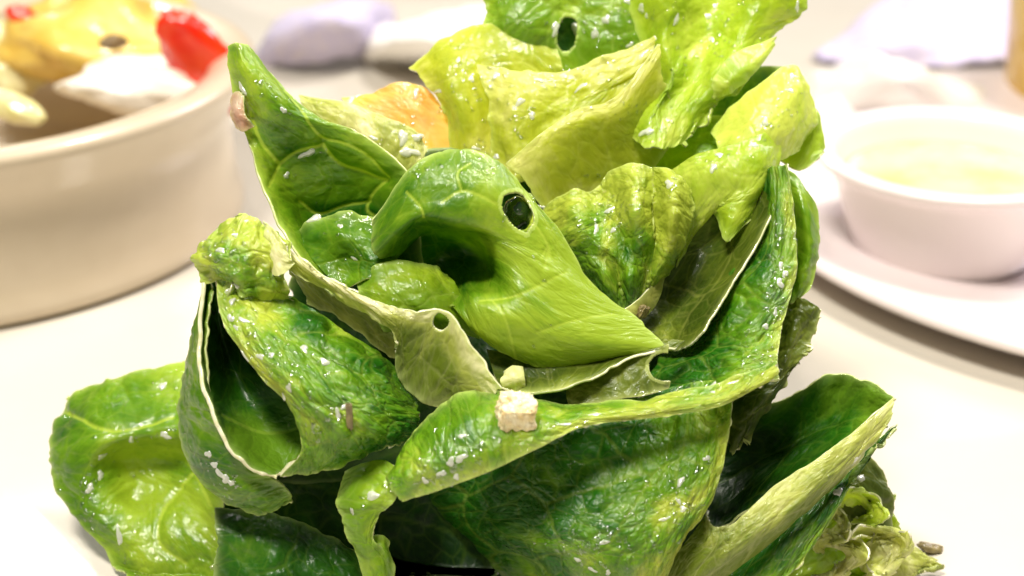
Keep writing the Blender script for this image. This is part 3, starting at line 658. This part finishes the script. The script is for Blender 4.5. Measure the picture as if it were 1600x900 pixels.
leaf('dark green leaf in the shade at the bottom, left of the twisted strip',
 [[(335,790,-80),(420,800,-70),(500,830,-90),(570,860,-100)],[(335,850,-50),(420,858,-30),(500,880,-50),(575,905,-70)],[(330,940,-40),(420,940,-20),(500,950,-30),(580,960,-60)]], 'deep', .65, n=90, bl=6, bs=50)  # dark tone holds part of the cavity's shade
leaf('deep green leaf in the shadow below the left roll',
 [[(420,700,-300),(520,690,-310),(640,680,-210),(740,670,-200)],[(400,780,-280),(520,800,-300),(640,800,-210),(760,790,-200)],[(380,880,-260),(520,900,-270),(640,920,-200),(780,930,-180)],[(380,980,-190),(520,980,-200),(640,980,-200),(780,980,-190)]], 'deep', 1.1, n=90, bl=5, bs=50, wet=.15, rim=MATS['deep'])  # shadow of the bottom cavity put into its near-black green
# front
leaf('large glossy front leaf at the bottom centre, dark at its left',
 [[(640,690,-170),(760,660,-60),(880,632,0),(1000,612,20),(1090,596,30),(1152,590,40)],
  [(665,755,-190),(765,732,-50),(880,702,30),(1000,690,50),(1088,680,62),(1142,660,62)],
  [(690,802,-190),(785,792,-10),(890,772,64),(1000,762,80),(1084,750,84),(1130,735,72)],
  [(725,842,-160),(802,832,10),(900,832,92),(1000,822,100),(1072,810,92),(1107,800,70)],
  [(775,888,-130),(850,882,20),(920,882,86),(990,876,96),(1042,866,86),(1068,850,66)],
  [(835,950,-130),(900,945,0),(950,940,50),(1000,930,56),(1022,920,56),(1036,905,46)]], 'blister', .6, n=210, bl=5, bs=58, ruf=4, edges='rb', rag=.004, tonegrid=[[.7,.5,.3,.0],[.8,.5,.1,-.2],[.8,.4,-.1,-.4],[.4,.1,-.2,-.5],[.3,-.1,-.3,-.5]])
leaf('long curved leaf fold across the front carrying the crouton, pale along its lower rim',
 [[(612,742,70),(648,668,66),(718,620,58),(800,612,52),(900,625,60),(1040,616,72),(1140,592,78),(1212,562,80)],
  [(606,752,110),(656,692,124),(728,650,126),(812,640,120),(906,640,108),(1040,630,104),(1142,610,98),(1220,568,90)],
  [(612,768,134),(670,728,160),(740,698,162),(824,672,154),(910,654,134),(1040,641,122),(1140,620,112),(1218,578,96)],
  [(626,784,132),(692,766,150),(764,738,160),(842,700,150),(916,666,134),(1040,652,120),(1137,631,112),(1208,590,96)]], 'blister', .38, n=200, bl=4.5, bs=34, ruf=3, edges='lrtb', rag=.006, rim=RIM_PALE, thick=.0006, tonegrid=[[.2,.25,.15,.1],[.0,.1,-.1,-.2],[.0,.1,-.2,-.3],[-.2,-.2,-.3,-.4]])
leaf('twisted narrow leaf strip falling from the left end of the front fold',
 [[(535,735,20),(565,722,50),(600,718,70),(628,738,90)],[(522,775,50),(552,775,88),(588,775,98),(620,778,104)],[(534,812,60),(558,816,92),(580,812,96),(596,806,94)],[(548,842,60),(564,850,80),(576,850,84),(584,842,82)],[(562,882,50),(582,886,70),(598,880,70),(606,868,60)],[(575,940,40),(590,940,55),(605,940,60),(614,940,50)]],
 'lime', .85, n=110, bl=5, bs=28, ruf=5, edges='lr', rag=.01, wet=1, tonegrid=[[.3,.1,0,0],[.2,0,0,.1],[0,0,0,.2]])
leaf('small dark green flap hanging right of the twisted strip',
 [[(582,838,58),(596,836,62),(606,845,50)],[(586,870,60),(602,868,66),(614,878,50)],[(590,930,60),(604,930,62),(616,930,46)]], 'green', .5, n=40, bl=3, name='lettuce_shred', cat='lettuce shred')
# right
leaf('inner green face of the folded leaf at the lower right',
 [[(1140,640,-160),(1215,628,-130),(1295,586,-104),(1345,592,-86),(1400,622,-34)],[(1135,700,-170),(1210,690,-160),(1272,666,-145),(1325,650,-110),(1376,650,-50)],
  [(1110,765,-130),(1170,752,-145),(1232,722,-130),(1292,698,-90),(1340,682,-30)],[(1098,815,-40),(1130,822,-60),(1172,795,-60),(1232,758,-40),(1302,708,-15)]], 'deep', .45, n=120, bl=4, bs=50, edges='tr', tonegrid=[[.3,.2,-.6,-.7],[.6,.5,.2,-.2],[.7,.7,.5,.4]], wet=.3)  # tone darkens downwards, painting the shade inside the fold
leaf('pale green outer face of the folded leaf at the lower right, with a bright rim',
 [[(1102,792,30),(1114,820,48),(1146,815,56),(1216,754,44),(1302,698,20),(1397,620,-26)],[(1086,830,30),(1112,848,56),(1152,840,64),(1228,785,58),(1312,724,28),(1392,650,-20)],
  [(1048,880,10),(1086,886,42),(1140,872,62),(1222,815,56),(1302,755,28),(1354,700,-8)],[(1015,945,0),(1060,940,20),(1112,915,30),(1192,856,26),(1270,795,10),(1322,742,-20)]], 'cream', .85, n=150, bl=3, bs=44, edges='tr', rag=.010, tonegrid=[[-.1,-.2,-.4,-.3],[.2,.1,-.1,-.1],[.6,.5,.3,.1]])
leaf('deep green leaf layer under the folded leaf at the lower right',
 [[(1150,860,-30),(1280,770,-40),(1345,712,-50),(1404,660,-80)],[(1120,920,0),(1232,852,14),(1305,790,0),(1352,720,-44)],[(1120,980,0),(1216,915,14),(1270,855,10),(1330,745,-50)]], 'blister', .75, n=110, bl=6, bs=44, edges='rb', tonegrid=[[.3,.2,.2],[.1,0,.1],[-.4,-.4,-.4]])
leaf('blurred olive leaf standing at the lower right edge of the heap',
 [[(1310,720,-150),(1345,700,-150),(1380,735,-160)],[(1300,780,-130),(1350,760,-120),(1400,780,-150)],[(1310,850,-130),(1360,840,-120),(1400,850,-150)]], 'olive', .75, n=60, bl=6, rag=.03)
for k, (cx, cy, r, lab) in enumerate([(1290, 815, 34, 'ring shaped frill of pale endive left of its neighbours at the lower right'), (1340, 800, 40, 'pale endive curl in the middle of the lower right frills'), (1300, 870, 46, 'wide translucent endive frill at the bottom, right of the deep green layer'), (1375, 860, 44, 'yellowish endive frill nearest the right end of the salad')]):
    rows = []
    for i in range(5):
        t = i / 4; row = []
        for j in range(7):
            a = -2.6 + 4.4 * j / 6 + .5 * math.sin(k * 2 + i)
            rr = r * (.35 + .65 * t) * (1 + .2 * math.sin(3 * a + k))
            row.append((cx + rr * math.cos(a) * 1.1, cy + rr * math.sin(a) * .9, -120 + 26 * math.sin(3.1 * a + k) * t + 28 * t))
        rows.append(row)
    leaf(lab, rows, 'cream' if k != 1 else 'lime', .5, n=80, bl=4, bs=18, ruf=10, rag=.05, edges='lrb', name='endive_frill', cat='endive')
leaf('feathery endive tail reaching right over the plate at the lower right',
 [[(1330,830,-150),(1390,830,-160),(1440,860,-180),(1478,880,-200)],[(1330,880,-150),(1390,870,-150),(1440,885,-180),(1475,890,-200)],[(1330,950,-160),(1390,930,-170),(1440,915,-190),(1470,905,-205)]], 'cream', .5, n=90, bl=8, bs=16, ruf=10, rag=.09, name='endive_frill', cat='endive')

leaf('wide ragged lime leaf under the endive frills at the lower right',
 [[(1225,800,-150),(1290,760,-165),(1350,745,-175),(1398,770,-190)],[(1215,860,-150),(1290,830,-150),(1360,820,-165),(1412,840,-190)],
  [(1205,920,-160),(1290,900,-160),(1360,890,-170),(1440,890,-200)],[(1205,990,-180),(1290,970,-180),(1360,960,-185),(1420,950,-200)]], 'lime', .6, n=110, bl=9, bs=30, rag=.04, ruf=14)
# hidden core of the heap: added inner leaves, coloured dark so the gaps look shaded
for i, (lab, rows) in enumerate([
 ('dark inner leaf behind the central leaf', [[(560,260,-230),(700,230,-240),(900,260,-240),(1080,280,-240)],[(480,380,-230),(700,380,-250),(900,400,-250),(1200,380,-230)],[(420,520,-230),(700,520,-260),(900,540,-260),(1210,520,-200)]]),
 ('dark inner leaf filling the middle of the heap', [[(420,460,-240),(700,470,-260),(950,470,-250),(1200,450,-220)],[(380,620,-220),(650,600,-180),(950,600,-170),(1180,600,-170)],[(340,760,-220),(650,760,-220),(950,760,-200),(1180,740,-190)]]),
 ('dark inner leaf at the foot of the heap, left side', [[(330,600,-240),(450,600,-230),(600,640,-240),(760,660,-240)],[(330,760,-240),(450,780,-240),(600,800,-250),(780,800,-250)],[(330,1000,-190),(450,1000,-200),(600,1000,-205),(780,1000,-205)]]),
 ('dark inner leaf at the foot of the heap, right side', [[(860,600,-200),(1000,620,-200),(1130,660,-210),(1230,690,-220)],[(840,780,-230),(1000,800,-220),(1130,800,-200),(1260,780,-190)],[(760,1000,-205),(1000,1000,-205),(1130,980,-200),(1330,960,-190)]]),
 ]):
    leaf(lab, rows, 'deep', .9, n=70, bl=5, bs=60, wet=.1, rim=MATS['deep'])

# ------------------------------------------------------------------ dressing drops, crouton and crumbs, set down on the leaves
bpy.context.view_layer.update()
DG = bpy.context.evaluated_depsgraph_get()
def hit(x, y):
    d = (P(x, y, 0) - CAM).normalized()
    ok, loc, nor, idx, ob, mt = S.ray_cast(DG, CAM, d)
    if not ok: return None
    if nor.dot(d) > 0: nor = -nor
    return loc, nor, ob
GLINT_DROP = (lambda: None)()
def glint_drop_mat():
    m, nt, N, L = new_mat('glint_white_dressing')
    df = node(nt, 'ShaderNodeBsdfDiffuse'); df.inputs[0].default_value = (.95, .95, .84, 1)  # white body colour stands in for bright glints on the drops
    gl = node(nt, 'ShaderNodeBsdfGlossy', i_Roughness=.2)
    tr = node(nt, 'ShaderNodeBsdfTransparent'); tr.inputs[0].default_value = (.97, 1, .88, 1)
    a = node(nt, 'ShaderNodeMixShader', i_0=.48); L.new(tr.outputs[0], a.inputs[1]); L.new(df.outputs[0], a.inputs[2])
    lw = node(nt, 'ShaderNodeLayerWeight', i_Blend=.2)
    c = node(nt, 'ShaderNodeMixShader'); L.new(mathn(nt, 'ADD', mathn(nt, 'MULTIPLY', lw.outputs['Facing'], .35), .12, True), c.inputs[0]); L.new(a.outputs[0], c.inputs[1]); L.new(gl.outputs[0], c.inputs[2])
    out = node(nt, 'ShaderNodeOutputMaterial'); L.new(c.outputs[0], out.inputs[0]); return m
GLINT_DROP = glint_drop_mat()
def drop_geo(loc, nor, rx, ry, ang, h, seed, seg=18, rings=7):
    """flattened dome lying on the leaf; returns verts, faces"""
    t = nor.cross(Vector((0, 0, 1)) if abs(nor.z) < .9 else Vector((1, 0, 0))).normalized(); b = nor.cross(t)
    # screen-like orientation of the long axis, taken along the leaf
    ax = (rgt * math.cos(ang) - up * math.sin(ang)); ax = (ax - nor * ax.dot(nor)).normalized(); ay = nor.cross(ax)
    vs = []; fs = []
    rnd = random.Random(seed); ph = [rnd.uniform(0, 6.28) for _ in range(3)]
    for i in range(rings):
        th = (math.pi * .5) * i / (rings - 1)
        for j in range(seg):
            a = 2 * math.pi * j / seg
            k = 1 + .22 * math.sin(2 * a + ph[0]) + .17 * math.sin(3 * a + ph[1]) + .09 * math.sin(5 * a + ph[2])
            vs.append(loc + ax * (rx * k * math.cos(th) * math.cos(a)) + ay * (ry * k * math.cos(th) * math.sin(a)) + nor * (h * math.sin(th) - .00012))
    for i in range(rings - 1):
        for j in range(seg): fs.append((i * seg + j, i * seg + (j + 1) % seg, (i + 1) * seg + (j + 1) % seg, (i + 1) * seg + j))
    fs.append([(rings - 1) * seg + j for j in range(seg)])
    return vs, fs
WHERE = {}
# x, y, length, width, angle (deg, screen, clockwise), white for glint?
BIG = [
 ('drop on the tip of the cupped left leaf', [(378,138,15,8,50,1),(408,132,6,5,0,0),(423,137,5,5,0,0),(443,173,7,6,40,1),(448,274,8,6,0,1)]),
 ('blob of dressing on the pale speckled strip behind the cupped leaf', [(630,215,11,14,20,1),(652,215,12,9,-20,1),(640,238,20,9,10,1),(584,216,9,4,20,1)]),
 ('drop on the yellow heart leaves', [(548,157,7,8,0,1),(650,145,6,10,0,1),(635,132,8,5,20,1),(736,123,8,6,-20,1),(685,143,13,5,-10,1),(718,75,5,5,0,0),(812,160,14,5,-50,1),(831,180,8,7,-30,1),(804,182,5,4,0,1),(809,210,5,4,0,1),(909,135,17,6,-40,1),(843,125,9,6,0,1),(948,99,6,5,0,1),(716,93,5,8,0,1),(692,175,4,5,0,0),(775,118,6,10,20,1),(880,118,9,6,0,1),(1004,85,12,6,-50,1),(985,70,9,5,-30,1)]),
 ('drop beside the oval hole of the olive green back leaf', [(868,45,8,13,20,1),(900,45,9,10,20,1),(930,53,7,11,-20,1),(947,30,8,11,0,1),(984,3,10,7,20,1),(1002,14,11,9,0,1),(1010,25,7,6,0,1)]),
 ('drop on the ruffled leaf at the upper right', [(1057,30,7,14,25,1),(1105,25,10,6,50,1),(1117,10,5,8,0,1),(1136,32,4,5,0,0),(1112,62,6,8,0,1),(1246,10,5,9,0,1),(1127,88,8,4,20,1),(1190,63,5,5,0,1),(1010,206,14,8,-15,1),(1050,190,5,4,0,1),(1040,200,4,4,0,1),(1160,5,5,4,0,1)]),
 ('drop on the rounded pale lobe at the right', [(1238,119,6,8,30,1),(1247,127,4,6,0,1),(1236,142,11,5,15,1),(1195,190,8,8,0,1),(1177,226,12,5,-20,1),(1125,243,9,7,-40,1),(1114,262,8,9,0,1)]),
 ('drop on the blistered leaf right of the central leaf', [(957,307,6,5,0,1),(954,327,14,5,-30,1),(931,345,5,7,0,1),(932,358,13,6,-55,1),(919,372,6,4,0,1),(957,360,9,4,-30,1),(906,344,5,4,0,1),(990,304,5,4,0,1),(1045,288,10,8,50,1),(1049,298,6,5,0,1)]),
 ('drop beside the small hole of the central leaf', [(795,317,7,5,20,1),(812,329,7,4,-20,1),(822,316,4,4,0,1),(848,324,10,4,15,1)]),
 ('drop on the shoulder of the central leaf', [(742,232,10,5,15,1),(775,245,9,5,30,1),(748,228,6,5,0,1)]),
 ('drop inside the folds of the cupped left leaf', [(492,342,16,7,-5,1),(481,240,17,7,-25,1),(532,353,5,8,-30,1),(553,404,9,5,20,1)]),
 ('drop on the crinkled crest of the left roll', [(345,392,12,6,10,1),(318,383,7,5,30,1),(383,345,8,5,0,1),(370,368,9,6,20,1),(350,345,5,5,0,0),(425,434,6,5,0,1),(340,402,7,5,40,1)]),
 ('drop on the back of the left roll', [(362,471,8,7,20,1),(358,455,9,6,-30,1),(370,447,8,5,0,1),(360,498,9,8,0,1),(381,500,12,5,40,1),(368,512,9,5,20,1),(390,520,6,4,0,1),(369,540,5,4,0,1),(385,560,17,4,40,1),(406,557,9,6,20,1),(424,555,8,5,30,1),(452,607,15,7,-60,1),(444,618,7,8,0,1),(474,545,12,8,40,1),(508,565,12,6,10,1),(508,587,5,5,0,1),(528,648,6,11,0,1),(540,636,9,6,-30,1),(545,655,5,5,0,1),(512,657,7,4,-30,1),(497,668,6,4,-20,1),(417,538,5,4,0,1),(410,582,9,3,-10,1)]),
 ('drop on the wrapped leaf under the left roll', [(325,710,8,7,40,1),(335,726,8,7,40,1),(343,740,12,8,30,1),(352,748,9,8,0,1),(360,754,8,7,30,1),(369,758,6,6,0,1),(360,778,5,6,0,1)]),
 ('drop on the wide leaf at the bottom left', [(160,713,13,6,10,1),(205,688,6,7,20,1),(258,680,13,6,10,1),(157,742,8,9,0,1),(140,763,8,9,30,1),(126,757,4,5,0,1),(142,779,5,5,0,1),(128,789,6,6,30,1),(134,800,6,6,0,1),(141,812,6,6,0,1),(144,826,4,4,0,1),(186,838,7,17,-5,1),(196,868,4,6,0,1),(330,885,5,7,0,1),(254,603,7,11,20,1)]),
 ('drop on the front fold left of the crouton', [(720,716,13,7,-20,1),(704,722,9,8,-40,1),(690,740,9,6,-30,1),(713,745,8,7,-20,1),(685,745,7,5,20,1),(738,706,6,5,0,1),(747,698,5,4,0,1),(773,684,7,4,-40,1),(722,681,8,5,20,1),(652,736,5,4,0,1),(664,752,8,6,0,1),(708,736,6,5,0,1)]),
 ('drop on the front fold right of the crouton', [(866,667,7,4,-50,1),(885,662,16,4,-15,1),(930,648,15,4,-20,1),(1050,622,6,4,-20,1),(1061,620,6,4,-20,1),(1115,600,12,4,-30,1),(1113,612,9,4,40,1),(1150,596,15,4,-20,1),(1206,558,7,5,30,1)]),
 ('bead of dressing on the rim of the bright right leaf', [(1220,415,5,9,0,1),(1226,428,6,8,0,1),(1218,442,9,9,-40,1),(1217,375,4,6,0,1),(1209,328,4,4,0,1),(1186,316,4,4,0,1),(1202,404,4,3,0,1),(1212,488,8,5,-60,1),(1197,510,8,5,-30,1),(1199,464,4,4,0,1),(1222,372,4,7,0,1)]),
 ('drop on the large front leaf', [(1065,750,16,5,-50,1),(1105,716,8,5,0,1),(1097,734,5,4,0,1),(1062,785,12,4,60,1),(1067,795,8,5,-30,1),(1040,811,12,4,-10,1),(1055,815,7,4,-30,1),(948,847,15,4,-15,1),(967,846,6,4,0,1),(907,862,4,8,0,1),(902,875,7,6,0,1),(938,818,4,7,0,1),(982,803,4,4,0,1),(1023,855,5,4,0,1),(877,851,3,3,0,1),(953,835,4,4,0,1),(925,890,10,6,0,1),(950,895,6,7,0,1)]),
 ('drop on the twisted leaf strip', [(582,775,15,8,-25,1),(605,762,5,4,0,1),(550,800,5,11,0,1)]),
 ('blurred drop on the olive leaf at the lower right', [(1342,747,10,9,0,1),(1338,718,13,6,-35,1),(1310,768,10,8,0,1)]),
]
V = []; F = []
srnd = random.Random(11)
for lab, lst in BIG:
    made = []
    for q, (x, y, l, w_, a, mk) in enumerate(lst):
        r = hit(x, y)
        if r is None: continue
        loc, nor, ob = r
        if not ob.name.startswith(('lettuce', 'endive', 'black')): continue
        vx = (loc - CAM).dot(fwd) / D
        vs, fs = drop_geo(loc, nor, l * SC * vx * .80, w_ * SC * vx * .88, math.radians(a), min(l, w_) * SC * vx * .46, int(x * 7 + y))
        o = mesh_obj('dressing_drop', vs, fs, GLINT_DROP if (l + w_ > 12) else DROP, origin=loc)
        made.append((x, y, l * w_, o, l / w_))
        for _ in range(3):      # satellites that belong to the fine spray
            aa = srnd.uniform(0, 6.28); dd = max(l, w_) * srnd.uniform(1.1, 2.0)
            r2 = hit(x + dd * math.cos(aa), y + dd * math.sin(aa))
            if r2 is None or not r2[2].name.startswith(('lettuce', 'endive')): continue
            s_ = srnd.uniform(1.8, 4.0)
            vs, fs = drop_geo(r2[0], r2[1], s_ * SC * srnd.uniform(1, 2), s_ * SC, srnd.uniform(0, 3.14), s_ * SC * .5, srnd.randint(0, 9999), 10, 4)
            k = len(V); V += vs; F += [[i + k for i in f] for f in fs]
    names = {}
    if len(made) > 1:
        for word, key in (('largest', lambda t: -t[2]), ('leftmost', lambda t: t[0]), ('rightmost', lambda t: -t[0]), ('uppermost', lambda t: t[1]), ('lowest', lambda t: -t[1])):
            left = [t for t in made if t[3].name not in names]
            best = sorted(made, key=key)[0]
            if best[3].name not in names: names[best[3].name] = word
    place = lab.split(' ', 1)[1] if not lab.startswith('blob') else 'on' + lab.split(' on', 1)[1]
    place = place.replace('of dressing ', '')
    mx = sum(t[0] for t in made) / max(1, len(made)); my = sum(t[1] for t in made) / max(1, len(made))
    for t in made:
        wd = names.get(t[3].name)
        shape = 'long' if t[4] > 1.6 or t[4] < .6 else ('tiny' if t[2] < 26 else 'rounded')
        quad = ('upper ' if t[1] < my else 'lower ') + ('left' if t[0] < mx else 'right')
        lb = (wd + ' glossy drop ' + place) if wd else (shape + ' drop ' + place + (', ' + quad + ' of them' if len(made) > 1 else ''))
        tag(t[3], lb, 'dressing drop', 'drops ' + place)
# tiny droplets, uncountable
rnd = random.Random(5)
areas = [(760,130,70,50,30),(1090,60,90,50,40),(1000,180,70,40,26),(1220,170,40,40,20),(950,330,55,50,40),(1215,430,24,120,40),(430,560,90,80,70),(345,400,45,50,34),(500,650,60,40,34),(340,730,40,40,22),(150,760,50,70,26),(720,720,90,34,50),(1060,610,130,14,36),(950,850,110,40,60),(1050,770,60,60,40),(860,120,100,20,34),(640,180,60,40,22),(1180,560,40,60,24),(1300,840,70,40,26),(230,680,80,20,18),(420,150,40,60,14),(880,400,80,100,14),(700,260,80,20,16)]
for cx, cy, rx, ry, n in areas:
    for _ in range(n):
        x = rnd.gauss(cx, rx * .5); y = rnd.gauss(cy, ry * .5)
        r = hit(x, y)
        if r is None or not r[2].name.startswith(('lettuce', 'endive')): continue
        s_ = rnd.uniform(1.6, 4.2)
        vs, fs = drop_geo(r[0], r[1], s_ * SC * rnd.uniform(.9, 1.8), s_ * SC, rnd.uniform(0, 3.14), s_ * SC * .55, rnd.randint(0, 9999), 10, 4)
        k = len(V); V += vs; F += [[i + k for i in f] for f in fs]
tag(mesh_obj('dressing_droplets', V, F, DROP), 'fine spray of tiny clear dressing droplets over all the leaves', 'dressing', None, 'stuff')

# crouton
def cube_bit(name, x, y, r, mat, seed, label, cat, rot, amp=.24, lift=.55):
    h = hit(x, y); loc = h[0] + h[1] * r[2] * lift
    return lump(name, loc, r, mat, seed, amp, label, cat, None, rot, sub=5, boxy=.8, fine=.10)
cube_bit('crouton', 803, 657, (.0034, .0026, .0031), CRUMB, 61, 'pale toasted crouton crumb sitting on the long front leaf fold', 'crouton', (.35, .1, .15))
cube_bit('crumb', 1000, 486, (.0010, .0007, .0012), PEPPERC, 63, 'dark crumb lodged between the narrow lip and the olive leaf', 'crumb', (.2, .4, .8))
cube_bit('brown_fleck', 549, 652, (.0006, .0004, .0026), PEPPERC, 64, 'dark flake stuck upright on the back of the left roll', 'fleck', (.1, 0, .1))
h = hit(1452, 862)
lump('pepper_flake', h[0] + h[1] * .001, (.0028, .0013, .0009), PEPPERC, 66, .3, 'dark pepper flake on the endive tail at the lower right', 'pepper', None, (0, .3, .2))
